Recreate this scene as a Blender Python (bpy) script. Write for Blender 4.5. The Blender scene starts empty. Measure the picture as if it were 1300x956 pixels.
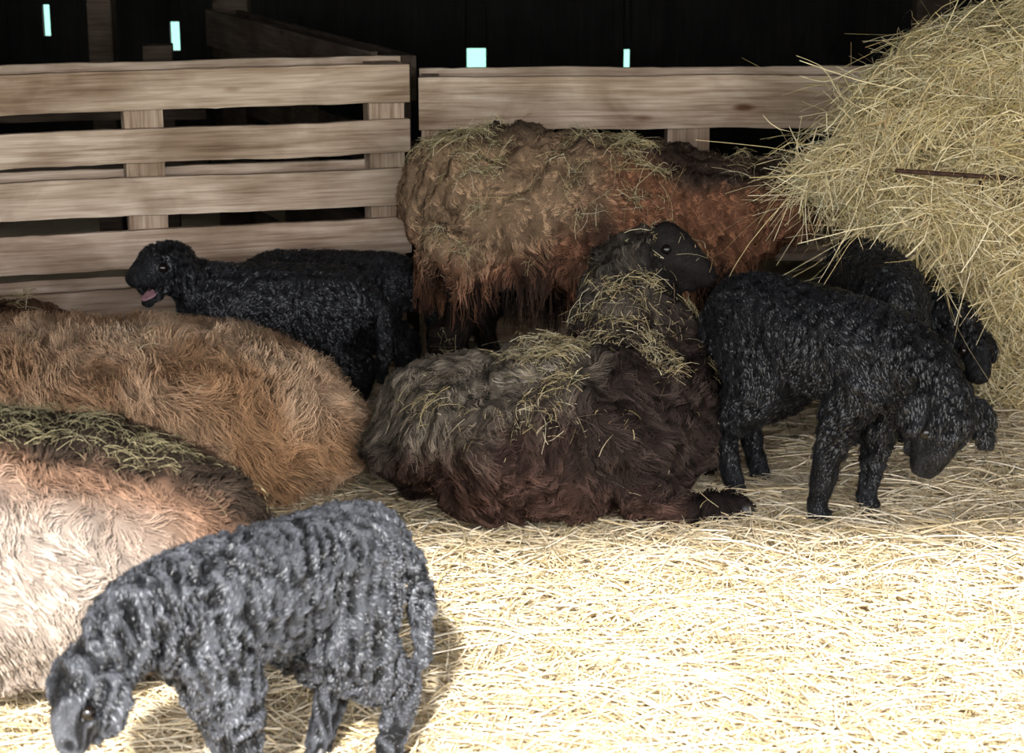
import bpy, bmesh, math, random
import numpy as np
from mathutils import Vector, Matrix, Quaternion
from mathutils.bvhtree import BVHTree
from mathutils.kdtree import KDTree
rng=np.random.default_rng(7); random.seed(7)
scn=bpy.context.scene
COL=scn.collection

# ---------------------------------------------------------------- noise
def _h(ix,iy,iz):
    n=(ix.astype(np.int64)*374761393+iy.astype(np.int64)*668265263+iz.astype(np.int64)*1274126177)&0xffffffff
    n=((n^(n>>13))*1103515245)&0xffffffff
    n=((n^(n>>16))*2246822519)&0xffffffff
    return ((n^(n>>15))&0xffff)/32767.5-1
def vn(p):
    p=np.asarray(p,float); i=np.floor(p); f=p-i; u=f*f*(3-2*f); i=i.astype(np.int64)
    r=0
    for a in (0,1):
        for b in (0,1):
            for c in (0,1):
                w=(u[:,0] if a else 1-u[:,0])*(u[:,1] if b else 1-u[:,1])*(u[:,2] if c else 1-u[:,2])
                r=r+w*_h(i[:,0]+a,i[:,1]+b,i[:,2]+c)
    return r
def fbm(p,o=3):
    p=np.asarray(p,float); s=0;a=1;t=0
    for k in range(o):
        s=s+a*vn(p*(2**k)+17.3*k); t+=a; a*=.5
    return s/t
def nrm(v): return v/np.maximum(np.linalg.norm(v,axis=-1,keepdims=True),1e-9)
def sstep(a,b,x):
    t=np.clip((x-a)/(b-a),0,1); return t*t*(3-2*t)
def mix(a,b,t):
    return np.asarray(a)*(1-t[:,None])+np.asarray(b)*t[:,None]

# ---------------------------------------------------------------- materials
def newmat(name):
    m=bpy.data.materials.new(name); m.use_nodes=True
    nt=m.node_tree; b=nt.nodes['Principled BSDF']; return m,nt,b
def mat_attr(name,rough=.8,spec=.2,bscale=200,bstr=.3,sheen=0.,trans=0.):
    m,nt,b=newmat(name)
    a=nt.nodes.new('ShaderNodeAttribute'); a.attribute_name='Col'
    n=nt.nodes.new('ShaderNodeTexNoise'); n.inputs['Scale'].default_value=bscale; n.inputs['Detail'].default_value=3
    tc=nt.nodes.new('ShaderNodeTexCoord'); nt.links.new(tc.outputs['Object'],n.inputs['Vector'])
    nt.links.new(a.outputs['Color'],b.inputs['Base Color'])
    bp=nt.nodes.new('ShaderNodeBump'); bp.inputs['Strength'].default_value=bstr; bp.inputs['Distance'].default_value=.004
    nt.links.new(n.outputs['Fac'],bp.inputs['Height']); nt.links.new(bp.outputs['Normal'],b.inputs['Normal'])
    b.inputs['Roughness'].default_value=rough; b.inputs['Specular IOR Level'].default_value=spec
    b.inputs['Sheen Weight'].default_value=sheen
    return m
def mat_plain(name,col,rough=.5,spec=.5,var=.3,scale=30,metal=0):
    m,nt,b=newmat(name)
    tc=nt.nodes.new('ShaderNodeTexCoord'); n=nt.nodes.new('ShaderNodeTexNoise'); n.inputs['Scale'].default_value=scale
    nt.links.new(tc.outputs['Object'],n.inputs['Vector'])
    r=nt.nodes.new('ShaderNodeValToRGB')
    r.color_ramp.elements[0].position=.3; r.color_ramp.elements[1].position=.7
    r.color_ramp.elements[0].color=[c*(1-var) for c in col]+[1]; r.color_ramp.elements[1].color=[min(1,c*(1+var)) for c in col]+[1]
    nt.links.new(n.outputs['Fac'],r.inputs['Fac']); nt.links.new(r.outputs['Color'],b.inputs['Base Color'])
    b.inputs['Roughness'].default_value=rough; b.inputs['Specular IOR Level'].default_value=spec; b.inputs['Metallic'].default_value=metal
    return m
def mat_wood(name,c1,c2,c3,axis=0):
    m,nt,b=newmat(name); L=nt.links
    tc=nt.nodes.new('ShaderNodeTexCoord'); oi=nt.nodes.new('ShaderNodeObjectInfo')
    ml=nt.nodes.new('ShaderNodeMath'); ml.operation='MULTIPLY'; ml.inputs[1].default_value=40
    L.new(oi.outputs['Random'],ml.inputs[0])
    def nz(sc,ax,det,dist):
        mp=nt.nodes.new('ShaderNodeMapping'); s=[sc]*3; s[axis]=ax; mp.inputs['Scale'].default_value=s
        ad=nt.nodes.new('ShaderNodeVectorMath'); ad.operation='ADD'
        L.new(tc.outputs['Object'],mp.inputs['Vector']); L.new(mp.outputs['Vector'],ad.inputs[0]); L.new(ml.outputs[0],ad.inputs[1])
        n=nt.nodes.new('ShaderNodeTexNoise'); n.inputs['Scale'].default_value=1; n.inputs['Detail'].default_value=det; n.inputs['Distortion'].default_value=dist
        L.new(ad.outputs[0],n.inputs['Vector']); return n
    n=nz(34,2.2,6,1.2); nf=nz(170,6,3,.3); n2=nz(6,4,5,.5)
    av=nt.nodes.new('ShaderNodeMath'); av.operation='MULTIPLY_ADD'; av.inputs[1].default_value=.45
    L.new(nf.outputs['Fac'],av.inputs[0]); 
    hf=nt.nodes.new('ShaderNodeMath'); hf.operation='MULTIPLY'; hf.inputs[1].default_value=.55; L.new(n.outputs['Fac'],hf.inputs[0]); L.new(hf.outputs[0],av.inputs[2])
    r=nt.nodes.new('ShaderNodeValToRGB'); e=r.color_ramp.elements
    e[0].position=.33; e[0].color=c1+(1,); e[1].position=.66; e[1].color=c3+(1,)
    x=e.new(.5); x.color=c2+(1,)
    L.new(av.outputs[0],r.inputs['Fac'])
    r2=nt.nodes.new('ShaderNodeValToRGB'); r2.color_ramp.elements[0].position=.33; r2.color_ramp.elements[0].color=(.55,.5,.45,1); r2.color_ramp.elements[1].position=.58; r2.color_ramp.elements[1].color=(1,1,1,1)
    L.new(n2.outputs['Fac'],r2.inputs['Fac'])
    mpk=nt.nodes.new('ShaderNodeMapping'); s=[9,9,9]; s[axis]=3.2; mpk.inputs['Scale'].default_value=s
    adk=nt.nodes.new('ShaderNodeVectorMath'); adk.operation='ADD'; L.new(tc.outputs['Object'],mpk.inputs['Vector']); L.new(mpk.outputs['Vector'],adk.inputs[0]); L.new(ml.outputs[0],adk.inputs[1])
    vk=nt.nodes.new('ShaderNodeTexVoronoi'); vk.inputs['Scale'].default_value=1; L.new(adk.outputs[0],vk.inputs['Vector'])
    rk_=nt.nodes.new('ShaderNodeValToRGB'); rk_.color_ramp.elements[0].position=.05; rk_.color_ramp.elements[0].color=(.35,.25,.18,1); rk_.color_ramp.elements[1].position=.13; rk_.color_ramp.elements[1].color=(1,1,1,1)
    L.new(vk.outputs['Distance'],rk_.inputs['Fac'])
    def mul(a,b_):
        mx=nt.nodes.new('ShaderNodeMix'); mx.data_type='RGBA'; mx.blend_type='MULTIPLY'; mx.inputs[0].default_value=1
        L.new(a,mx.inputs[6]); L.new(b_,mx.inputs[7]); return mx.outputs[2]
    L.new(mul(mul(r.outputs['Color'],r2.outputs['Color']),rk_.outputs['Color']),b.inputs['Base Color'])
    bp=nt.nodes.new('ShaderNodeBump'); bp.inputs['Strength'].default_value=.6; bp.inputs['Distance'].default_value=.004
    L.new(av.outputs[0],bp.inputs['Height']); L.new(bp.outputs['Normal'],b.inputs['Normal'])
    b.inputs['Roughness'].default_value=.85; b.inputs['Specular IOR Level'].default_value=.15
    return m
M_BLACK=mat_attr('black_curly_wool',.33,.5,300,.4)
M_SKIN=mat_attr('black_short_coat',.7,.2,420,.9)
M_SHEEP=mat_attr('matted_wool',.88,.08,160,.4)
M_STRAW=mat_attr('straw',.6,.25,90,.15)
M_HOOF=mat_plain('hoof_horn',(.02,.017,.015),.5)
M_EYE=mat_plain('eye',(.006,.004,.003),.22,.5,.1)
M_TONGUE=mat_plain('tongue',(.26,.13,.15),.5)
M_IRON=mat_plain('rusty_iron',(.06,.03,.018),.75,.4,.5,60,.5)
M_WOOD=mat_wood('pallet_wood',(.25,.165,.108),(.44,.325,.235),(.60,.475,.365))
M_WOODV=mat_wood('pallet_wood_upright',(.21,.135,.09),(.38,.275,.195),(.5,.39,.29),2)
M_WOODD=mat_wood('old_dark_wood',(.04,.028,.02),(.07,.05,.036),(.10,.073,.055))
M_BARN=mat_wood('barn_boards_gloom',(.004,.0035,.003),(.008,.007,.006),(.012,.01,.009),2)  # dark boards taken near black: the unlit interior's gloom is in the colour

# ---------------------------------------------------------------- mesh helpers
def link(ob,parent=None):
    COL.objects.link(ob)
    if parent: ob.parent=parent
    return ob
def obj_from(name,me,mat,parent=None):
    ob=bpy.data.objects.new(name,me)
    if mat: me.materials.append(mat)
    return link(ob,parent)
def empty(name,loc,rz=0,sc=1,label=None,cat=None):
    e=bpy.data.objects.new(name,None); e.empty_display_size=.1
    e.location=loc; e.rotation_euler=(0,0,rz); e.scale=(sc,)*3
    if label: e['label']=label
    if cat: e['category']=cat
    return link(e)
def setcol(me,c):
    at=me.color_attributes.new('Col','FLOAT_COLOR','POINT')
    a=np.ones((len(me.vertices),4),np.float32); a[:,:3]=c
    at.data.foreach_set('color',a.ravel())
def verts(me):
    a=np.empty(len(me.vertices)*3); me.vertices.foreach_get('co',a); return a.reshape(-1,3)
def vnorm(me):
    a=np.empty(len(me.vertices)*3); me.vertices.foreach_get('normal',a); return a.reshape(-1,3)
def smooth(me): me.polygons.foreach_set('use_smooth',[True]*len(me.polygons))

def catm(A,n):
    A=np.asarray(A,float); m=len(A); out=[]
    for i in range(m-1):
        p0=A[max(i-1,0)];p1=A[i];p2=A[i+1];p3=A[min(i+2,m-1)]
        for k in range(n):
            t=k/n
            out.append(.5*((2*p1)+(-p0+p2)*t+(2*p0-5*p1+4*p2-p3)*t*t+(-p0+3*p1-3*p2+p3)*t**3))
    out.append(A[-1]); return np.array(out)
def loft(bm,pts,rads,ref=(0,1,0),seg=16,n=4):
    R=[(r,r) if np.isscalar(r) else r for r in rads]
    A=catm(np.hstack([np.array(pts,float),np.array(R,float)]),n)
    P=A[:,:3]; R=np.maximum(A[:,3:],.001)
    T=nrm(np.gradient(P,axis=0)); ref=np.array(ref,float)
    S=nrm(ref-(T@ref)[:,None]*T); U=np.cross(T,S)
    rings=[]
    def ring(p,s,u,ra,rb):
        return [bm.verts.new(tuple(p+s*ra*math.cos(a)+u*rb*math.sin(a))) for a in np.linspace(0,2*math.pi,seg,endpoint=False)]
    m0=min(R[0]); m1=min(R[-1])
    c0=bm.verts.new(tuple(P[0]-T[0]*m0*.75))
    rings.append(ring(P[0]-T[0]*m0*.5,S[0],U[0],R[0][0]*.7,R[0][1]*.7))
    for i in range(len(P)): rings.append(ring(P[i],S[i],U[i],*R[i]))
    rings.append(ring(P[-1]+T[-1]*m1*.5,S[-1],U[-1],R[-1][0]*.7,R[-1][1]*.7))
    c1=bm.verts.new(tuple(P[-1]+T[-1]*m1*.75))
    for a,b in zip(rings[:-1],rings[1:]):
        for i in range(seg):
            j=(i+1)%seg; bm.faces.new((a[i],a[j],b[j],b[i]))
    for i in range(seg):
        j=(i+1)%seg
        bm.faces.new((c0,rings[0][j],rings[0][i])); bm.faces.new((c1,rings[-1][i],rings[-1][j]))
def remesh(lofts,voxel,iters=6,fac=.5):
    bm=bmesh.new()
    for L in lofts: loft(bm,*L)
    bmesh.ops.recalc_face_normals(bm,faces=bm.faces)
    me=bpy.data.meshes.new('tmp'); bm.to_mesh(me); bm.free()
    ob=bpy.data.objects.new('tmp',me); COL.objects.link(ob)
    r=ob.modifiers.new('r','REMESH'); r.mode='VOXEL'; r.voxel_size=voxel
    s=ob.modifiers.new('s','SMOOTH'); s.factor=fac; s.iterations=iters
    dg=bpy.context.evaluated_depsgraph_get(); dg.update()
    out=bpy.data.meshes.new_from_object(ob.evaluated_get(dg))
    bpy.data.objects.remove(ob); bpy.data.meshes.remove(me)
    out.materials.clear(); smooth(out); return out
def displace(me,fn):
    v=verts(me); n=vnorm(me); v=v+n*fn(v)[:,None]
    me.vertices.foreach_set('co',v.ravel()); me.update()
def sample(me,N,wfn=None):
    me.calc_loop_triangles(); nt=len(me.loop_triangles)
    tri=np.empty(nt*3,np.int32); me.loop_triangles.foreach_get('vertices',tri); tri=tri.reshape(-1,3)
    v=verts(me); n=vnorm(me)
    a,b,c=v[tri[:,0]],v[tri[:,1]],v[tri[:,2]]
    ar=np.linalg.norm(np.cross(b-a,c-a),axis=1)
    if wfn is not None: ar=ar*np.maximum(wfn((a+b+c)/3,nrm(n[tri[:,0]]+n[tri[:,1]]+n[tri[:,2]])),0)
    idx=rng.choice(nt,N,p=ar/ar.sum()); r1=np.sqrt(rng.random(N)); r2=rng.random(N)
    w=np.stack([1-r1,r1*(1-r2),r1*r2],1)
    t=tri[idx]
    p=(v[t]*w[:,:,None]).sum(1); q=nrm((n[t]*w[:,:,None]).sum(1)); return p,q
def ribbons(name,P,W,C,NR=None,taper=(1,.25),mat=None,parent=None):
    """P (N,K,3) centre lines, W (N,) widths, C (N,3) or (N,K,3)"""
    N,K,_=P.shape
    T=nrm(np.gradient(P,axis=1))
    if NR is None: NR=nrm(rng.normal(size=(N,1,3)))*np.ones((1,K,1))
    S=nrm(np.cross(T,NR))
    tp=np.linspace(taper[0],taper[1],K)[None,:,None]
    w=W[:,None,None]*.5*tp
    V=np.stack([P-S*w,P+S*w],2).reshape(-1,3)
    base=(np.arange(N)*K*2)[:,None]+(np.arange(K-1)*2)[None,:]
    F=np.stack([base,base+1,base+3,base+2],2).reshape(-1,4)
    me=bpy.data.meshes.new(name)
    me.vertices.add(len(V)); me.vertices.foreach_set('co',V.astype(np.float32).ravel())
    me.loops.add(F.size); me.loops.foreach_set('vertex_index',F.astype(np.int32).ravel())
    me.polygons.add(len(F)); me.polygons.foreach_set('loop_start',(np.arange(len(F))*4).astype(np.int32))
    me.update(calc_edges=True); smooth(me)
    if C.ndim==2: C=np.repeat(C[:,None,:],K,1)
    setcol(me,np.repeat(C.reshape(-1,3),2,axis=0))
    return obj_from(name,me,mat,parent)

# ---------------------------------------------------------------- wool
def curls(me,N,R,parent,colf,rs=None,rep=1.2,flow=(0,.25,1)):
    """small crimped locks: tight arcs standing off the skin"""
    p,n=sample(me,N)
    wv=np.stack([vn(p*9+3),vn(p*9+31),vn(p*9+57)],1)
    d=np.array(flow)+wv*1.3+rng.normal(size=(N,3))*.18
    t=nrm(d-(d*n).sum(1,keepdims=True)*n)
    s=np.ones(N) if rs is None else rs(p)
    keep=s>.05; p,n,t,s=p[keep],n[keep],t[keep],s[keep]; N=len(p)
    r=R*s*rng.uniform(.6,1.3,N); K=7
    th=np.linspace(0,1,K)[None,:]*rng.uniform(2.8,4.6,(N,1))
    side=np.cross(n,t)*rng.uniform(-.8,.8,(N,1))
    P=p[:,None,:]+t[:,None,:]*(np.sin(th)*r[:,None]*rep)[:,:,None]+n[:,None,:]*((1-np.cos(th))*r[:,None]*.45-.001)[:,:,None]+side[:,None,:]*(th/5*r[:,None])[:,:,None]
    B=np.cross(n,t)[:,None,:]*np.ones((1,K,1)); T=nrm(np.gradient(P,axis=1)); NR=np.cross(B,T)
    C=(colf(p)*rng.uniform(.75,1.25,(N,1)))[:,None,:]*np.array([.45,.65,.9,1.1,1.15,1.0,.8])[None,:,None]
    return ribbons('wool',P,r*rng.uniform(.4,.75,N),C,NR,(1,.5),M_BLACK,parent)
def fleece(me,N,length,lift,parent,colf,clumps=700,K=7,wid=.0035,dirf=None,cl=.75,wave=.004,free=0.,wfn=None,lenf=None,mat=None,cvar=.4,rough=.8):
    bvh_v=verts(me); bvh=BVHTree.FromPolygons([tuple(x) for x in bvh_v],[tuple(pl.vertices) for pl in me.polygons])
    p,n=sample(me,N,wfn); L=length*rng.uniform(.6,1.3,N)
    lf=np.ones(N) if lenf is None else lenf(p)
    L=L*lf; lh=np.clip(lf*2,0,1)
    pos=p.copy(); nn=n.copy(); pts=[p-n*.003]; nrs=[n]
    fr=rng.random(N)<(free(p) if callable(free) else free)
    for k in range(1,K):
        d=dirf(pos,nn) if dirf else np.tile([0,0,-1.],(N,1))
        d=d+np.stack([vn(pos*14+5),vn(pos*14+23),vn(pos*14+71)],1)*rough+rng.normal(size=(N,3))*.12
        d=d-(d*nn).sum(1,keepdims=True)*nn; d=nrm(d)
        pos=pos+d*(L/(K-1))[:,None]
        q=pos.copy(); q2=nn.copy()
        for i in range(N):
            r=bvh.find_nearest(pos[i])
            if r[0] is not None: q[i]=r[0]; q2[i]=r[1]
        nn=nrm(q2+nn*.3)
        hgt=(lift*lh*math.sin(k/(K-1)*2.2)*rng.uniform(.5,1.3,N))
        new=q+nn*hgt[:,None]
        fm=fr; new[fm]=pts[-1][fm]+nrm(nn[fm]*.15+np.array([0,0,-1]))*(L[fm]/(K-1))[:,None]
        pos=np.where(fm[:,None],new,q); pts.append(new); nrs.append(nn)
    P=np.stack(pts,1); NR=np.stack(nrs,1)
    ci=rng.choice(N,clumps,replace=False); kd=KDTree(clumps)
    for j,i in enumerate(ci): kd.insert(p[i],j)
    kd.balance()
    own=np.array([kd.find(x)[1] for x in p]); cen=ci[own]
    w=(np.linspace(0,1,K)**1.1)[None,:,None]*cl*rng.uniform(.6,1,(N,1,1))*(lh[:,None,None]>.6)
    Pc=P[cen]; P=P*(1-w)+(Pc)*w
    ph=rng.random(clumps)[own]*6; tt=np.linspace(0,1,K)[None,:]*lh[:,None]
    P+=NR*(wave*np.sin(tt*9+ph[:,None])*tt)[:,:,None]
    side=np.cross(NR[:,0],np.array([0.3,0.2,1])); P+=side[:,None,:]*(wave*1.3*np.cos(tt*11+ph[:,None])*tt)[:,:,None]
    zm=P[:,:,2]; P[:,:,2]=np.maximum(zm,.004)
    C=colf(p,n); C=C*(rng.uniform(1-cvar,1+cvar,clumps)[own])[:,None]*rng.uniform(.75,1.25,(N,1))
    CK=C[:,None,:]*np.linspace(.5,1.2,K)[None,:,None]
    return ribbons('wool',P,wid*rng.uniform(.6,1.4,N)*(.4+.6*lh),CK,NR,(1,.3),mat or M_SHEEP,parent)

# ---------------------------------------------------------------- animals
def headlofts(base,f,u,s,mouth=False,ear=1.,earz=-.8,young=False):
    base=np.array(base,float); f=nrm(np.array(f,float)); u=np.array(u,float); u=nrm(u-(u@f)*f); sd=np.cross(u,f)
    def P(a,b,c=0): return base+f*a*s+u*b*s+sd*c*s
    if young:
        prof=[(-.03,-.002,.044,.048),(.015,.008,.050,.054),(.045,.006,.046,.050),(.072,.0,.038,.042),(.095,-.008,.033,.035),(.112,-.014,.029,.027)]; ml=.108
        if mouth: prof=[(-.03,-.002,.044,.048),(.015,.010,.050,.052),(.045,.010,.046,.046),(.070,.006,.039,.036),(.090,.0,.034,.029),(.105,-.005,.030,.021)]
    else:
        prof=[(-.03,-.005,.042,.048),(.02,.008,.048,.056),(.055,.008,.042,.050),(.09,-.002,.033,.038),(.12,-.014,.029,.030),(.14,-.024,.025,.023)]; ml=.137
    L=[([P(a,b) for a,b,_,_ in prof],[(x*s,y*s) for _,_,x,y in prof],tuple(sd))]
    q=ml/.15
    if mouth: jw=[(.01,-.028),(.038,-.045),(.062,-.060),(.082,-.071)]
    else: jw=[(.02,-.03),(.065*q,-.042),(.10*q,-.048),(.13*q,-.051)]
    L.append(([P(a,b) for a,b in jw],[(.034*s,.022*s),(.029*s,.015*s),(.024*s,.011*s),(.019*s,.009*s)],tuple(sd)))
    for k in (-1,1):
        e0=P(-.004,.024,.038*k); out=sd*k
        e1=e0+(out*.030+np.array([0,0,-.008]))*s*ear
        e2=e0+(out*(.042+.02*(1+earz/.8))+np.array([0,0,earz*.060])+f*.004)*s*ear
        e3=e0+(out*(.040+.05*(1+earz/.8))+np.array([0,0,earz*.112])+f*.008)*s*ear
        rf=nrm(f+.001)
        L.append(([e0,e1,e2,e3],[(.015*s,.010*s),(.025*s,.009*s),(.029*s,.0085*s),(.014*s,.008*s)],tuple(rf)))
        L.append(([P(.033,.036,.028*k),P(.058*q,.03,.028*k)],[.014*s,.011*s],tuple(sd)))
        L.append(([P(ml-.008,.0,.012*k),P(ml+.003,-.006,.014*k)],[.011*s,.009*s],tuple(sd)))
    ex=.050 if young else .050; ew=.0435 if young else .042
    eyes=[P(ex,.017,ew*k) for k in (-1,1)]
    tongue=[P(.03,-.034),P(.052,-.044),(P(.072,-.053)),P(.088,-.058)]
    return L,eyes,tongue,sd
def sphere_ob(name,c,r,mat,parent):
    bm=bmesh.new(); bmesh.ops.create_uvsphere(bm,u_segments=16,v_segments=10,radius=r,matrix=Matrix.Translation(c))
    me=bpy.data.meshes.new(name); bm.to_mesh(me); bm.free(); smooth(me); return obj_from(name,me,mat,parent)
def loft_ob(name,lofts,mat,parent=None):
    bm=bmesh.new()
    for L in lofts: loft(bm,*L)
    bmesh.ops.recalc_face_normals(bm,faces=bm.faces)
    me=bpy.data.meshes.new(name); bm.to_mesh(me); bm.free(); smooth(me)
    return obj_from(name,me,mat,parent)
def hooves(feet,s,root):
    for (x,y,z,fx,fy) in feet:
        L=[]
        px,py=-fy,fx
        for k in (-1,1):
            a=(x+px*.011*k*s,y+py*.011*k*s,z+.034*s); b=(a[0]+fx*.008*s,a[1]+fy*.008*s,z+.018*s); c=(a[0]+fx*.016*s,a[1]+fy*.016*s,z+.007*s)
            L.append(([a,b,c],[.010*s,.0125*s,.011*s],(px,py,0)))
        loft_ob('hoof',L,M_HOOF,root)

def make_lamb(label,loc,yaw,sc,base,f,u,neckmid,mouth=False,zs=1.,dx=(0,0,0,0),tail=None,tone=1.3,N=30000,seed=0,slim=1.,R=.0052,legk=1.08,amp0=.0062,hs=1.,ear=1.15,earz=-.8,fd_=0.,tailr=1.,tint=(1,.99,1.08),val_shade=.35):
    root=empty('lamb',loc,math.radians(yaw),sc,label,'lamb')
    def Z(z): return z*zs
    tz=.385-(1-zs)*.40
    k=slim
    L=[([(-.25,0,tz-.01),(-.20,0,tz+.005),(-.08,0,tz-.004-fd_*.2),(.06,0,tz-.006-fd_*.6),(.16,0,tz-fd_),(.22,0,tz-fd_)],[(.058*k,.062*k),(.090*k,.092*k),(.10*k,.106*k),(.096*k,.110*k),(.084*k,.10*k),(.055*k,.075*k)])]
    L.append(([(.13,0,tz+.02-fd_),neckmid,base],[(.074*k,.085*k),(.058,.066),(.046*hs,.052*hs)]))
    feet=[]; g=legk
    for i,(sx,sgn) in enumerate((('f',1),('f',-1),('h',1),('h',-1))):
        d=dx[i]; y=sgn
        if sx=='f':
            pts=[(.14,.05*y,Z(.34)-fd_*.5),(.13+d*.4,.060*y,Z(.25)),(.14+d*.8,.060*y,Z(.16)),(.135+d,.060*y,Z(.06)),(.145+d,.060*y,Z(.02)+.012)]
            rr=[(.045,.06),(.034*g,.042*g),(.025*g,.028*g),(.019*g,.021*g),(.021,.024)]; feet.append((.145+d,.060*y,0,1,0))
        else:
            pts=[(-.17,.045*y,Z(.37)),(-.13+d*.2,.064*y,Z(.28)),(-.19+d*.6,.064*y,Z(.20)),(-.24+d*.9,.062*y,Z(.155)),(-.215+d,.062*y,Z(.06)),(-.205+d,.062*y,Z(.02)+.012)]
            rr=[(.052,.08),(.048*g,.07*g),(.034*g,.044*g),(.023*g,.029*g),(.019*g,.022*g),(.021,.025)]; feet.append((-.205+d,.062*y,0,1,0))
        L.append((pts,rr,(0,1,0)))
    if tail is None: tail=[(-.25,0,tz+.03),(-.295,.0,tz-.01),(-.31,.0,tz-.10),(-.305,.0,tz-.19)]
    L.append((tail,[.026*tailr,.022*tailr,.019*tailr,.010*tailr],(0,1,0)))
    H,eyes,tong,sd=headlofts(base,f,u,hs,mouth,ear=ear,earz=earz,young=True); L+=H
    me=remesh(L,.0040,3)
    hb=np.array(base); fd=nrm(np.array(f,float))
    def face(p):
        a=(p-hb)@fd; dist=np.linalg.norm(p-(hb+fd*.09*hs),axis=1)
        return sstep(.045*hs,.085*hs,a)*(dist<.09*hs)
    def ridges(v,gn):
        w=np.stack([vn(v*11+seed),vn(v*11+40+seed),vn(v*11+80)],1)
        return 1-np.abs(vn((v+w*.03)*np.array([84,46,30])+seed))*gn
    def ridg(v):
        amp=amp0*(1-face(v)*.9)*(.35+.65*sstep(.06,.2,v[:,2]))
        return amp*(ridges(v,2.4)+.3*vn(v*120))
    def colf(p):
        c=np.array([[.0125,.0125,.0125]])*np.array(tint)*tone
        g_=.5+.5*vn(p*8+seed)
        return c*((.75+.5*g_)*(val_shade+(1.2-val_shade)*np.clip(ridges(p,2.2),0,1)))[:,None]  # valleys between wool ridges darkened in colour, standing in for occlusion
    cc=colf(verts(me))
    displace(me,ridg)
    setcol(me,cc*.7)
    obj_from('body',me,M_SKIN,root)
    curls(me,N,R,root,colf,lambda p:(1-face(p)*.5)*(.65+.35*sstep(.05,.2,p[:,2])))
    for e in eyes: sphere_ob('eye',e,.0125*hs,M_EYE,root)
    hooves(feet,1.,root)
    if mouth: loft_ob('tongue',[(tong,[(.016*hs,.006),(.019*hs,.007),(.018*hs,.006),(.011,.005)],tuple(sd))],M_TONGUE,root)
    return root,me

def hay_on(name,label,root,me,N,zmin=.3,wfn=None,off=.02,col=None,ln=(.02,.09),wd=(.001,.0022)):
    W=lambda c,n: np.clip(n[:,2]-zmin,0,1)*(1 if wfn is None else wfn(c,n))*sstep(-.25,.4,fbm(c*7+2,2))
    p,n=sample(me,N,W)
    M=np.array(Matrix.Translation(root.location)@Matrix.Rotation(root.rotation_euler[2],4,'Z')@Matrix.Scale(root.scale[0],4))
    p=p@M[:3,:3].T+M[:3,3]; n=nrm(n@M[:3,:3].T)
    d=rng.normal(size=(N,3)); d=nrm(d-(d*n).sum(1,keepdims=True)*n+n*rng.normal(size=(N,1))*.2)
    K=4; l=ln[0]+(ln[1]-ln[0])*rng.random(N)**2.4; t=np.linspace(-.5,.5,K)
    bend=nrm(np.cross(d,n))*rng.normal(size=(N,1))*.15
    P=p[:,None,:]+n[:,None,:]*(off+rng.uniform(-.006,.01,(N,1,1)))+d[:,None,:]*(l[:,None]*t)[:,:,None]+(bend-n*.25)[:,None,:]*(l[:,None]*(t*t)[None]*2)[:,:,None]
    C=straw_col(N,.4,.6) if col is None else np.array(col)*rng.uniform(.5,1.3,(N,1))
    o=ribbons(name,P,rng.uniform(wd[0],wd[1],N),C,None,(1,.7),M_STRAW)
    o['label']=label; o['category']='hay'; o['kind']='stuff'; return o
def straw_col(N,g=.25,br=1.,dk=.07):
    a=np.array([.66,.51,.26]);b=np.array([.84,.74,.50]);c=np.array([.36,.29,.11]);d=np.array([.35,.22,.1])
    r=rng.random(N); t=rng.random(N)
    C=mix(a,b,t); gm=r<g; C[gm]=mix(c,a,t)[gm]; dm=r>1-dk; C[dm]=mix(d,a,t*.5)[dm]
    return C*rng.uniform(.75,1.1,(N,1))*br

# ================================================================ camera / light
cam=bpy.data.cameras.new('camera'); co=bpy.data.objects.new('camera',cam); COL.objects.link(co)
co.location=(0,0,1.4); co.rotation_euler=(math.radians(90-15.2),0,0)
cam.sensor_width=36; cam.lens=2400/1300*36; cam.dof.use_dof=True; cam.dof.focus_distance=4.5; cam.dof.aperture_fstop=7
scn.camera=co
w=bpy.data.worlds.new('world'); scn.world=w; w.use_nodes=True; nt=w.node_tree
bg=nt.nodes['Background']; tc=nt.nodes.new('ShaderNodeTexCoord'); sp=nt.nodes.new('ShaderNodeSeparateXYZ'); rp=nt.nodes.new('ShaderNodeValToRGB')
nt.links.new(tc.outputs['Generated'],sp.inputs[0]); nt.links.new(sp.outputs['Z'],rp.inputs['Fac'])
e=rp.color_ramp.elements; e[0].position=0; e[0].color=(.09,.2,.155,1); e[1].position=.2; e[1].color=(.93,.94,1,1)
rp.color_ramp.elements.new(.03).color=(.85,.9,.92,1)
nt.links.new(rp.outputs['Color'],bg.inputs['Color']); bg.inputs['Strength'].default_value=3.2
sun=bpy.data.lights.new('sun','SUN'); so=bpy.data.objects.new('sun',sun); COL.objects.link(so)
sun.energy=6.2; sun.angle=.05; sun.color=(1,.97,.93)
EL=math.radians(33.5); so.rotation_euler=Vector((.06,math.cos(EL),-math.sin(EL))).to_track_quat('-Z','Y').to_euler()
so.location=(0,-3,6)
ROOFZ=2.2; ROOFY=3.75-ROOFZ/math.tan(EL)
scn.view_settings.view_transform='Standard'; scn.view_settings.exposure=1.15

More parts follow.
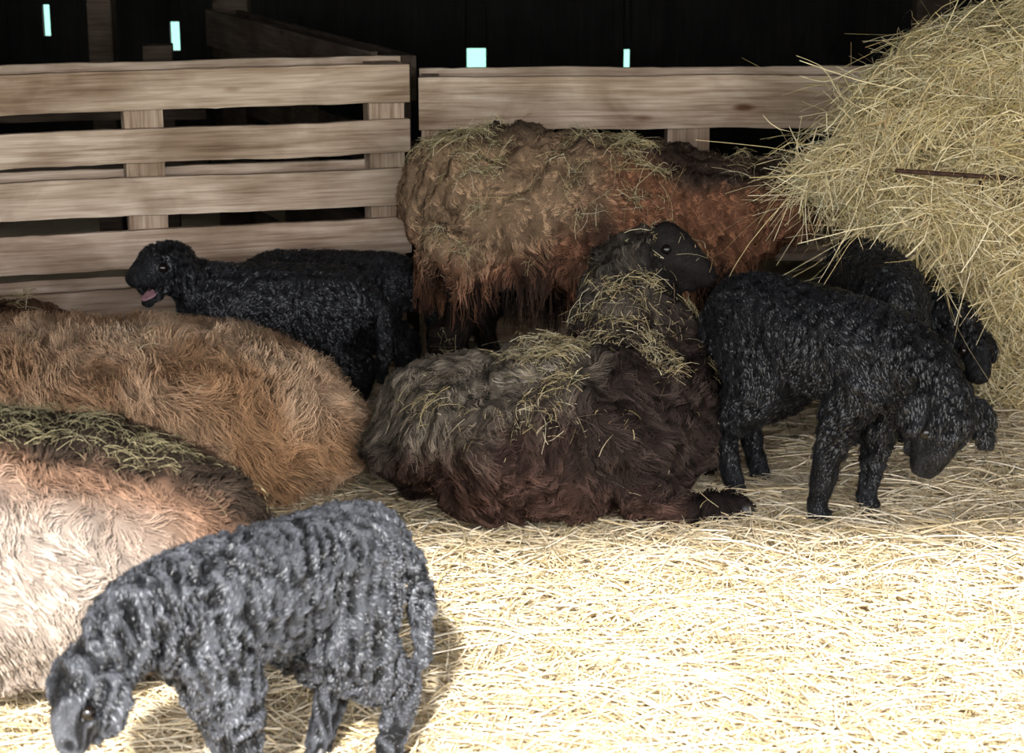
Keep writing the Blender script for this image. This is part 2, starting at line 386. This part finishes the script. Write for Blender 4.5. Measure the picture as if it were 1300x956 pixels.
# ================================================================ setting
def floor_h(x,y):
    p=np.stack([x*2.2,y*2.2,np.zeros_like(x)],1); q=np.stack([x*7,y*7,np.zeros_like(x)+4],1)
    m=np.exp(-(((x-1.25)/.5)**2+((y-4.25)/.35)**2))*.05+np.exp(-(((x-.55)/.35)**2+((y-3.95)/.2)**2))*.02
    return .014*fbm(p,2)+.010*vn(q)+m-.012
def grid(name,x0,x1,y0,y1,nx,ny,zf):
    X,Y=np.meshgrid(np.linspace(x0,x1,nx),np.linspace(y0,y1,ny)); x=X.ravel(); y=Y.ravel(); z=zf(x,y)
    i=(np.arange(ny-1)[:,None]*nx+np.arange(nx-1)[None,:]).ravel()
    me=bpy.data.meshes.new(name); me.from_pydata(np.stack([x,y,z],1).tolist(),[],np.stack([i,i+1,i+nx+1,i+nx],1).tolist()); smooth(me); return me
m,nt,b=newmat('straw_ground'); L=nt.links
tc=nt.nodes.new('ShaderNodeTexCoord'); n1=nt.nodes.new('ShaderNodeTexNoise'); n1.inputs['Scale'].default_value=70; n1.inputs['Detail'].default_value=5; n1.inputs['Distortion'].default_value=3
L.new(tc.outputs['Object'],n1.inputs['Vector']); r=nt.nodes.new('ShaderNodeValToRGB')
r.color_ramp.elements[0].position=.3; r.color_ramp.elements[0].color=(.38,.30,.17,1); r.color_ramp.elements[1].position=.65; r.color_ramp.elements[1].color=(.66,.55,.35,1)
L.new(n1.outputs['Fac'],r.inputs['Fac']); L.new(r.outputs['Color'],b.inputs['Base Color']); b.inputs['Roughness'].default_value=.9
bp=nt.nodes.new('ShaderNodeBump'); bp.inputs['Distance'].default_value=.01; L.new(n1.outputs['Fac'],bp.inputs['Height']); L.new(bp.outputs['Normal'],b.inputs['Normal'])
fl=obj_from('floor',grid('floor',-4,4,-6,8.1,200,340,floor_h),m); fl['kind']='structure'; fl['label']='barn floor covered in trampled pale straw'; fl['category']='floor'

def boxes(bs,bev=0):
    bm=bmesh.new()
    for (x0,x1,y0,y1,z0,z1) in bs:
        bmesh.ops.create_cube(bm,size=1,matrix=Matrix.Translation(((x0+x1)/2,(y0+y1)/2,(z0+z1)/2))@Matrix.Diagonal((x1-x0,y1-y0,z1-z0,1)))
    if bev: bmesh.ops.bevel(bm,geom=list(bm.edges),offset=bev,segments=2,affect='EDGES')
    me=bpy.data.meshes.new('box'); bm.to_mesh(me); bm.free(); return me
gaps=[(-1.96,.03,.70,.83),(-1.43,.04,.64,.76),(-.19,.08,.555,.65),(.47,.025,.55,.645)]
bs=[]; xs=[-3.6]
while xs[-1]<3.6: xs.append(xs[-1]+random.uniform(.13,.19))
for a,bq in zip(xs[:-1],xs[1:]):
    yj=random.uniform(0,.015); e_=.004
    hit=[g for g in gaps if g[0]<bq and g[0]+g[1]>a]
    if not hit: bs.append((a-e_,bq+e_,8+yj,8.03+yj,-.05,2.6))
    else:
        g=hit[0]; l=max(a,g[0]); rr=min(bq,g[0]+g[1])
        if l>a: bs.append((a-e_,l,8+yj,8.03+yj,-.05,2.6))
        if rr<bq: bs.append((rr,bq+e_,8+yj,8.03+yj,-.05,2.6))
        bs.append((l-e_,rr+e_,8+yj,8.03+yj,-.05,g[2])); bs.append((l-e_,rr+e_,8+yj,8.03+yj,g[3],2.6))
ob=obj_from('wall_back',boxes(bs),M_BARN); ob['kind']='structure'; ob['label']='vertical board barn wall, interior gloom in its dark colour, with light gaps'; ob['category']='wall'
for nme,xx in (('wall_left',-3.6),('wall_right',3.6)):
    ob=obj_from(nme,boxes([(xx-.03,xx+.03,1.8+k*.2,1.99+k*.2,-.05,2.6) for k in range(31)]),M_BARN); ob['kind']='structure'; ob['label']='board side wall of the barn, interior gloom in its dark colour'; ob['category']='wall'
ny=int((8.1-ROOFY)/.315)+1
ob=obj_from('ceiling',boxes([(-3.7,3.7,ROOFY+k*.315,ROOFY+.318+k*.315,ROOFZ,ROOFZ+.04) for k in range(ny)]),M_BARN); ob['kind']='structure'; ob['label']='board barn roof, interior gloom in its dark colour'; ob['category']='ceiling'
for (x,y,wd,h) in ((-2.15,7.2,.16,2.2),(-1.55,7.25,.09,2.2),(-1.05,7.2,.13,2.2),(1.6,7.3,.14,2.2)):
    ob=obj_from('timber_post',boxes([(-wd/2,wd/2,-.05,.05,0,h)],.004),M_WOODD); ob.location=(x,y,0)
    ob['label']='dark rough timber post holding up the barn roof'; ob['category']='post'; ob['group']='barn timber posts'

# ---- pallet fences
def board(name,x0,x1,z0,z1,y0,y1,root,mat,tilt=0):
    bm=bmesh.new()
    lx,ly,lz=x1-x0,y1-y0,z1-z0
    bmesh.ops.create_cube(bm,size=1,matrix=Matrix.Diagonal((lx,ly,lz,1)))
    es=[e for e in bm.edges if abs((e.verts[0].co-e.verts[1].co).x)>1e-4] if lx>lz else [e for e in bm.edges if abs((e.verts[0].co-e.verts[1].co).z)>1e-4]
    bmesh.ops.subdivide_edges(bm,edges=es,cuts=40,use_grid_fill=True)
    sd=random.uniform(0,99)
    V=np.array([v.co for v in bm.verts])
    d1=vn(np.stack([V[:,0]*4+sd,V[:,1]*9,V[:,2]*6],1)); d2=vn(np.stack([V[:,0]*25+sd,V[:,1]*9,V[:,2]*25],1))
    for v,a,c in zip(bm.verts,d1,d2):
        if lx>lz: v.co.z+=a*.004+c*.0018
        else: v.co.x+=a*.003+c*.001
        v.co.y+=a*.002
    me=bpy.data.meshes.new(name); bm.to_mesh(me); bm.free()
    o=obj_from(name,me,mat,root); o.location=((x0+x1)/2,(y0+y1)/2,(z0+z1)/2); o.rotation_euler=(0,tilt,0)
    bv=o.modifiers.new('b','BEVEL'); bv.width=.0015; bv.segments=1; bv.limit_method='ANGLE'
    return o
def pallet(label,p0,p1,slats,posts,mf,mv,back=True):
    dx,dy=p1[0]-p0[0],p1[1]-p0[1]; Ln=math.hypot(dx,dy)
    r=empty('pallet_fence',(p0[0],p0[1],0),math.atan2(dy,dx),1,label,'fence')
    for (a,bb,z0,z1) in slats: board('slat',a*Ln,bb*Ln,z0,z1,0,.022,r,mf,random.uniform(-.004,.004))
    for (c,wd,h) in posts: board('upright',c*Ln-wd/2,c*Ln+wd/2,0.0,h,.023,.115,r,mv)
    if back:
        for (a,bb,z0,z1) in slats[::2]: board('slat',a*Ln,bb*Ln,z0+.012,z1+.012,.117,.137,r,mf)
    return r
SL=[(0,1,.755,.862),(0,1,.612,.705),(0,1,.468,.572),(0,1,.322,.428),(0,1,.17,.268),(0,1,.015,.115)]
pallet('pale slatted wooden pallet panel standing upright as fence',(-1.62,4.93),(-.285,5.3),SL,[(.02,.09,.86),(.47,.105,.85),(.955,.1,.86)],M_WOOD,M_WOODV)
pallet('weathered wooden pallet with wide top board behind the sheep',(-.262,5.32),(1.25,5.36),[(0,.86,.675,.823),(.02,1,.49,.595),(.02,1,.29,.42),(.02,1,.06,.2)],[(.02,.05,.82),(.505,.12,.80),(.97,.1,.8)],M_WOOD,M_WOODV)
pallet('dark weathered pallet panel dividing the pens',(-.275,5.48),(-1.0,7.1),[(0,1,.74,.87),(0,1,.5,.62),(0,1,.27,.38),(0,1,.05,.15)],[(.02,.1,.87),(.5,.1,.85),(.97,.1,.86)],M_WOODD,M_WOODD)
pallet('dark plank rail running along the rear pen',(-2.6,6.3),(-1.05,6.5),[(0,1,.55,.66),(0,1,.3,.42)],[(.1,.1,.8),(.9,.1,.8)],M_WOODD,M_WOODD,False)

# ================================================================ sheep
def clumpy(a,s,seed):
    def f(v):
        q=v+np.stack([vn(v*6+seed),vn(v*6+9),vn(v*6+50)],1)*.05
        return a*(vn(q*s)+.6*vn(q*s*2.3+8)+.35*vn(q*s*np.array([5,5,2])))*sstep(.0,.08,v[:,2])
    return f
def sheep(label,loc,yaw,lofts,head,colf,feet,voxel=.009,dispa=.02,disps=9,seed=0,extra=None,facewool=.93,**fk):
    root=empty('sheep',loc,math.radians(yaw),1,label,'sheep')
    H,eyes,_,sd=headlofts(head['base'],head['f'],head['u'],head['s'],False,head.get('ear',1),head.get('earz',-.8))
    me=remesh(lofts+H,voxel,4)
    hb=np.array(head['base']); fd=nrm(np.array(head['f'],float)); hs=head['s']
    def face(p): return sstep(-.02*hs,.03*hs,(p-hb)@fd)*(np.linalg.norm(p-(hb+fd*.07*hs),axis=1)<.13*hs)
    cf=clumpy(dispa,disps,seed); displace(me,lambda v: cf(v)*(1-face(v))+(0 if extra is None else extra(v))+.0015*vn(v*90)*face(v))
    def C(p,n):
        c=colf(p,n); return mix(c,np.array([[.024,.020,.018]]),np.clip(face(p)*1.,0,1))
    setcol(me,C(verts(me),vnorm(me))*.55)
    obj_from('body',me,M_SHEEP,root)
    N=fk.pop('N'); 
    lf=fk.pop('lenf',None)
    fleece(me,N,fk.pop('length'),fk.pop('lift'),root,C,lenf=lambda p:(1-face(p)*facewool)*(1 if lf is None else lf(p)),**fk)
    for e_ in eyes: sphere_ob('eye',e_,.0105*hs,M_EYE,root)
    hooves(feet,1.5,root)
    return root,me

# --- standing sheep with matted rust fleece
def c_stand(p,n):
    k=fbm(p*6+3,3); k2=vn(p*3.5+11)
    top=sstep(.67,.75,p[:,2]+.05*k+.12*sstep(.0,.3,p[:,0]))
    tan=np.array([[.29,.185,.11]]); rust=np.array([[.20,.09,.048]]); dk=np.array([[.04,.028,.021]])
    c=mix(rust,tan,sstep(.0,.4,k2*.6-p[:,0]*1.0+(p[:,2]-.5)*1.2))
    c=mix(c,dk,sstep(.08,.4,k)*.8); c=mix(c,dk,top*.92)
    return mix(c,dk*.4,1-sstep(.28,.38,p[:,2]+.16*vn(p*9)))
def leg(x,y,top,back=0,r=1.):
    return ([(x,y,top),(x+.02-back*.03,y,top*.66),(x-back*.05,y,top*.42),(x-back*.02,y,.09),(x+.01,y,.03)],[.08*r,.055*r,.038*r,.03*r,.032*r],(0,1,0))
S1L=[([(-.38,0,.50),(-.31,0,.535),(-.12,0,.525),(.1,0,.505),(.3,0,.49),(.42,0,.50)],[(.12,.14),(.20,.185),(.235,.20),(.23,.195),(.19,.17),(.14,.14)]),
     ([(-.36,-.04,.45),(-.1,-.05,.40),(.15,-.05,.39),(.36,-.03,.40)],[(.13,.10),(.17,.09),(.17,.09),(.13,.09)]),
     ([(.38,0,.52),(.55,0,.54),(.68,-.02,.56)],[(.12,.13),(.09,.10),(.062,.072)]),
     leg(-.30,-.12,.42,1,.9),leg(-.21,.12,.42,1,.9),leg(.22,-.11,.4,0,.9),leg(.30,.11,.4,0,.9)]
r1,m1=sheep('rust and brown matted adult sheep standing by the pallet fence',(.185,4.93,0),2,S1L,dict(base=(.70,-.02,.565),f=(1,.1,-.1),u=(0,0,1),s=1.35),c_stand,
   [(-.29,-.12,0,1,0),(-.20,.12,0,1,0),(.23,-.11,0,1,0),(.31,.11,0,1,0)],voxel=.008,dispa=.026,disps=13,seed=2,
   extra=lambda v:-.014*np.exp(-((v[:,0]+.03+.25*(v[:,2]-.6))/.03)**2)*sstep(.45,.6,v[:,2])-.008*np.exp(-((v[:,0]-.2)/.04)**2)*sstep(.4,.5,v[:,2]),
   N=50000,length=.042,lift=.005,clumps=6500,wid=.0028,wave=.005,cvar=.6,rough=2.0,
   lenf=lambda p:(.45+2.4*(1-sstep(.36,.50,p[:,2]))),free=lambda p:.85*(1-sstep(.34,.44,p[:,2]))*sstep(.29,.33,p[:,2])*sstep(-.3,.2,vn(p*16+4)))
hay_on('loose_hay','scattered hay bits on the standing sheep back',r1,m1,4400,.25,off=.007,ln=(.010,.11),wd=(.0008,.0018))

# --- resting dark brown sheep, head turned
def c_mid(p,n):
    k=fbm(p*7+8,3); k2=vn(p*4+2)
    dk=np.array([[.040,.027,.022]]); red=np.array([[.085,.046,.034]]); gr=np.array([[.23,.19,.14]])
    c=mix(dk,red,sstep(.05,.5,k2)*.8)
    c=mix(c,gr,np.clip(sstep(.27,.38,p[:,2]+.09*k-.5*(p[:,0]+.03)*(p[:,1]<.2))*.85,0,1)*(1-.7*sstep(.1,.2,p[:,1])))
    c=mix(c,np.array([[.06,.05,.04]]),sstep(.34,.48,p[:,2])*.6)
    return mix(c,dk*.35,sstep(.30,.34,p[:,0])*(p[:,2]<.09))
SML=[([(-.30,-.02,.12),(-.22,-.01,.16),(-.03,0,.18),(.14,.05,.185),(.26,.15,.20),(.31,.22,.24)],[(.11,.10),(.235,.16),(.29,.18),(.27,.18),(.2,.17),(.15,.15)],(-.25,1,0)),
     ([(.20,.15,.22),(.215,.23,.33),(.22,.29,.42),(.23,.33,.50)],[(.18,.16),(.15,.145),(.12,.115),(.085,.08)],(0,1,0)),
     ([(.2,-.16,.10),(.30,-.17,.055),(.37,-.15,.04),(.43,-.14,.035)],[.06,.045,.036,.026],(0,1,0))]
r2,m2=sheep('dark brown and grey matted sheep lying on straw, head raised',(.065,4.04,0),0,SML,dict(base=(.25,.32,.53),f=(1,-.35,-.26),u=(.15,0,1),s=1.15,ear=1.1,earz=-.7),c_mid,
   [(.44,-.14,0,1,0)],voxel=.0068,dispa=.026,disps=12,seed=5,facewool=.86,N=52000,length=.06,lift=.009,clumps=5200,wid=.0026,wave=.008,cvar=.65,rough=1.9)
hay_on('loose_hay','scattered hay bits on the resting sheep',r2,m2,4000,.0,off=.009,ln=(.008,.085),wd=(.0008,.0018),wfn=lambda c,n:(sstep(.2,.33,c[:,2])+.06)*(1-.35*sstep(.34,.42,c[:,2]))*(1-.9*(c[:,0]>.27)*(c[:,2]>.42)))

# --- tan long-wool ewe
def c_tan(p,n):
    k=fbm(p*5+1,3); c=mix(np.array([[.44,.25,.13]]),np.array([[.74,.52,.34]]),sstep(-.5,.5,k))
    return mix(c,np.array([[.85,.7,.52]]),sstep(.2,.6,vn(p*3+7))*.5)
STL=[([(.41,0,.14),(.26,0,.17),(.05,0,.185),(-.25,0,.19),(-.48,0,.21)],[(.14,.12),(.27,.17),(.33,.185),(.31,.185),(.2,.16)]),
     ([(-.45,0,.26),(-.62,0,.38),(-.74,0,.47)],[(.15,.15),(.1,.11),(.07,.08)]),
     ([(-.35,-.2,.1),(-.5,-.2,.05),(-.42,-.26,.035)],[.07,.04,.03],(0,1,.2))]
def d_tan(p,n): return np.stack([np.full(len(p),.5)+p[:,0]*.3,p[:,1]*1.5,np.full(len(p),-.55)],1)
r3,m3=sheep('fluffy orange tan long-woolled ewe lying down',(-.85,4.13,0),0,STL,dict(base=(-.76,0,.49),f=(-1,0,-.2),u=(0,0,1),s=1.4),c_tan,[(-.42,-.27,0,1,0)],
   dispa=.010,disps=10,seed=9,N=56000,length=.062,lift=.036,clumps=4200,K=7,wid=.0017,wave=.008,cl=.45,dirf=d_tan,cvar=.22,rough=1.4)
hay_on('loose_hay','few hay stalks on the tan ewe',r3,m3,90,.5,off=.035)

# --- pale sheep with dark spine
def c_front(p,n):
    k=fbm(p*6+4,3); a=np.abs(p[:,1]-.02+.03*k)
    dk=np.array([[.04,.028,.02]]); br=np.array([[.19,.11,.07]]); wh=np.array([[.33,.272,.225]])
    c=mix(dk,br,sstep(.06,.16,a)); return mix(c,wh,sstep(.14,.27,a+.05*k+.1*(.3-p[:,2])))
SFL=[([(.42,0,.17),(.32,0,.22),(.12,0,.24),(-.2,0,.245),(-.45,0,.25)],[(.15,.14),(.27,.19),(.35,.21),(.34,.215),(.22,.18)]),
     ([(-.42,0,.3),(-.62,0,.42),(-.74,0,.5)],[(.17,.17),(.11,.12),(.075,.085)]),
     ([(-.35,-.2,.1),(-.5,-.2,.05),(-.42,-.26,.035)],[.07,.04,.03],(0,1,.2))]
def d_front(p,n): return np.stack([np.full(len(p),.35),np.zeros(len(p)),np.full(len(p),-1.)],1)
r4,m4=sheep('pale woolly sheep with dark spine and hay on back',(-.91,3.14,0),-8,SFL,dict(base=(-.76,0,.53),f=(-1,0,-.2),u=(0,0,1),s=1.5),c_front,[(-.42,-.27,0,1,0)],
   dispa=.013,disps=12,seed=3,N=50000,length=.042,lift=.010,clumps=5500,wid=.0022,wave=.004,dirf=d_front,cvar=.22,rough=1.4)
hay_on('loose_hay','chaff and hay strewn on the pale sheep spine',r4,m4,1700,.4,off=.012,wfn=lambda c,n:np.exp(-((c[:,1]-.02)/.10)**2),col=[.24,.205,.11],ln=(.010,.065),wd=(.0007,.0014))

# --- brown sheep far side
def c_br(p,n): return mix(np.array([[.12,.06,.035]]),np.array([[.36,.22,.13]]),sstep(-.4,.4,fbm(p*6,3)))
S5L=[([(.40,0,.13),(.28,0,.16),(.0,0,.17),(-.3,0,.17)],[(.12,.11),(.2,.16),(.23,.175),(.2,.16)]),
     ([(-.3,0,.2),(-.45,0,.3),(-.52,0,.38)],[(.13,.13),(.1,.1),(.07,.08)])]
r5,m5=sheep('brown woolly sheep lying behind the tan ewe',(-1.50,4.62,0),10,S5L,dict(base=(-.54,0,.4),f=(-1,0,-.3),u=(0,0,1),s=1.3),c_br,[],
   dispa=.014,seed=12,N=9000,length=.08,lift=.015,clumps=300)
hay_on('loose_hay','hay strewn on the brown sheep',r5,m5,500,.4,off=.02)

# ================================================================ lambs
make_lamb('black curly lamb standing, head bowed nibbling straw',(.675,3.95,0),-47,1.08,(.28,0,.30),(.05,-.30,-1),(1,-.25,0),(.245,0,.355),dx=(-.06,-.09,.0,.04),seed=1,slim=.98,legk=1.02,hs=1.08,ear=.95,earz=-.5,fd_=.02)
make_lamb('black curly lamb standing, bleating with open mouth',(-.61,4.70,0),178,.93,(.275,.02,.445),(.66,.74,-.12),(0,0,1),(.225,0,.40),mouth=True,zs=.88,seed=2,slim=1.06,legk=1.2,hs=1.14,ear=1.25,earz=-.72,
   tail=[(-.25,0,.36),(-.30,.03,.33),(-.315,.06,.25),(-.30,.07,.14)])
make_lamb('black curly lamb standing close behind another lamb',(-.50,4.98,0),176,.92,(.30,0,.22),(.6,0,-.8),(1,0,.4),(.26,0,.3),zs=.85,seed=3,N=14000,ear=.8)
make_lamb('black curly lamb facing out beneath the hay',(.895,4.53,0),-88,.98,(.26,0,.24),(.1,0,-1),(1,0,.1),(.23,0,.33),seed=4,N=26000,slim=1.1,ear=.8)
make_lamb('black curly lamb with low head reaching under hay rack',(.985,4.76,0),-50,.88,(.26,0,.275),(.75,-.3,-.5),(.6,0,.8),(.22,0,.33),zs=.85,seed=5,N=20000,hs=1.08,ear=.85,earz=-.6)
make_lamb('charcoal curly lamb in sunlight, sheen put into wool colour, head lowered',(-.37,2.64,0),223,.92,(.315,0,.325),(.55,0,-.8),(.8,0,.5),(.24,0,.395),dx=(-.05,-.10,.01,.06),tone=6.,seed=6,N=34000,slim=.97,legk=1.15,R=.0046,amp0=.010,hs=.95,ear=.85,tailr=.85,tint=(.93,.98,1.12),val_shade=.08,
   tail=[(-.245,.02,.40),(-.27,.05,.37),(-.275,.07,.29),(-.268,.075,.20)])  # sunlit silvery sheen put into the coat by a paler, bluish tone

# ================================================================ hay rack and hay
rk=empty('hay_rack',(1.25,4.85,0),math.radians(-4),1,'rusty iron hay rack with slanted bars, stuffed with hay','hay rack')
def bar(a,b_,r,name):
    return loft_ob(name,[([a,tuple((np.array(a)+np.array(b_))/2),b_],[r,r,r],(0.3,1,.2))],M_IRON,rk)
bar((-.30,-.35,.685),(.75,-.43,.635),.0055,'rail'); bar((-.2,.30,.70),(.75,.30,.70),.009,'rail'); bar((-.1,.0,.42),(.75,0,.42),.009,'rail')
for x in np.arange(-.1,.75,.14):
    bar((x,-.36,.66),(x+.10,0,.42),.005,'rod'); bar((x,.30,.70),(x+.02,0,.42),.005,'rod')
for x in (.25,.74): bar((x,.3,.0),(x,.3,.70),.012,'post')
HL=[([(-.27,.0,.72),(-.10,0,.77),(.15,0,.80),(.5,0,.80),(.7,0,.78)],[(.20,.15),(.27,.22),(.31,.28),(.33,.29),(.25,.2)]),
    ([(-.46,-.03,.65),(-.32,-.05,.65),(-.1,-.08,.59),(.2,-.12,.54),(.65,-.1,.5)],[(.08,.06),(.18,.11),(.25,.17),(.29,.24),(.25,.25)]),
    ([(-.05,.06,.50),(.08,.06,.36),(.17,.06,.18),(.22,.04,.0)],[(.14,.14),(.18,.2),(.2,.22),(.22,.24)],(0,1,0)),
    ([(.45,-.03,.50),(.48,-.04,.2),(.48,-.02,.0)],[(.26,.24),(.25,.24),(.25,.26)],(0,1,0))]
hm=remesh(HL,.016,3); displace(hm,lambda v:.06*fbm(v*6+3,3)+.036*vn(v*np.array([9,9,22])))
hv=verts(hm); setcol(hm,np.array([[.13,.10,.04]])*(.7+.5*np.clip(.5+.5*vn(hv*np.array([9,9,22])),0,1))[:,None])  # hay core coloured dark so gaps between stalks read as shade
def hay_stalks(N,wf,lo,hi,nk,wild,ex=1.5):
    p,n=sample(hm,N,wf)
    d=rng.normal(size=(N,3))*np.array([1.35,.9,.75])+np.stack([vn(p*13),vn(p*13+9),vn(p*13+20)*.6],1)*.7; d=nrm(d-(d*n).sum(1,keepdims=True)*n*nk)
    K=8; l=lo+(hi-lo)*rng.random(N)**ex; t=np.linspace(-.5+wild*.4,.5+wild*.4,K)
    bd=nrm(rng.normal(size=(N,3))); bd2=nrm(rng.normal(size=(N,3)))
    P=p[:,None,:]+n[:,None,:]*rng.uniform(-.018,.03,(N,1,1))+d[:,None,:]*(l[:,None]*t)[:,:,None]+(bd*.7-n*.4*(1-wild)+np.array([0,0,-.5]))[:,None,:]*(l[:,None]*(t*t)[None])[:,:,None]+bd2[:,None,:]*(l[:,None]*np.sin(t*8)[None]*.06)[:,:,None]
    P[:,:,2]=np.maximum(P[:,:,2],.005); return P
P1=hay_stalks(58000,lambda c,n:np.clip(.45-n[:,1],.05,1)*np.clip(1+.9*vn(c*np.array([9,9,22])),.25,2),.03,.34,.93,0,1.8)
P2=hay_stalks(1300,lambda c,n:np.clip(.3-n[:,1],.02,1)*(.25+1.4*(c[:,0]<-.15)),.10,.34,.4,1.,1.2)
P=np.concatenate([P1,P2])
hay=obj_from('hay_pile',hm,M_STRAW); hay.location=(1.25,4.85,0); hay['kind']='stuff'; hay['label']='large heap of yellow green hay in the rack'; hay['category']='hay'
st=ribbons('hay_stalks',P,rng.uniform(.001,.0028,len(P)),straw_col(len(P),.36,1.0),None,(1,.7),M_STRAW,hay)

# ---- floor straw
N=60000
x=rng.uniform(-1.5,1.7,N); y=2.3+3.0*rng.random(N)**1.15
z=floor_h(x,y); a=rng.uniform(0,2*math.pi,N); K=6; l=.04+.28*rng.random(N)**1.2; t=np.linspace(-.5,.5,K)
d=np.stack([np.cos(a),np.sin(a),rng.normal(size=N)*.08],1); sdv=np.stack([-np.sin(a),np.cos(a),np.zeros(N)],1)*rng.normal(size=(N,1))*.25
P=np.stack([x,y,z],1)[:,None,:]+d[:,None,:]*(l[:,None]*t)[:,:,None]+sdv[:,None,:]*(l[:,None]*(t*t*2)[None])[:,:,None]
P[:,:,2]+=rng.uniform(.002,.026,(N,1))-(t*t)[None]*l[:,None]*.2+.01
P[:,:,2]=np.maximum(P[:,:,2],z[:,None]+.001)
NRf=nrm(rng.normal(size=(N,1,3))*.6+np.array([0,0,1.]))*np.ones((1,K,1))
sb=ribbons('straw_bedding',P,rng.uniform(.0016,.0038,N),straw_col(N,.12,1.0,.0)*np.array([1,1,1.12]),NRf,(1,.8),M_STRAW); sb['kind']='stuff'; sb['label']='thick loose pale yellow straw bedding on floor'; sb['category']='straw'
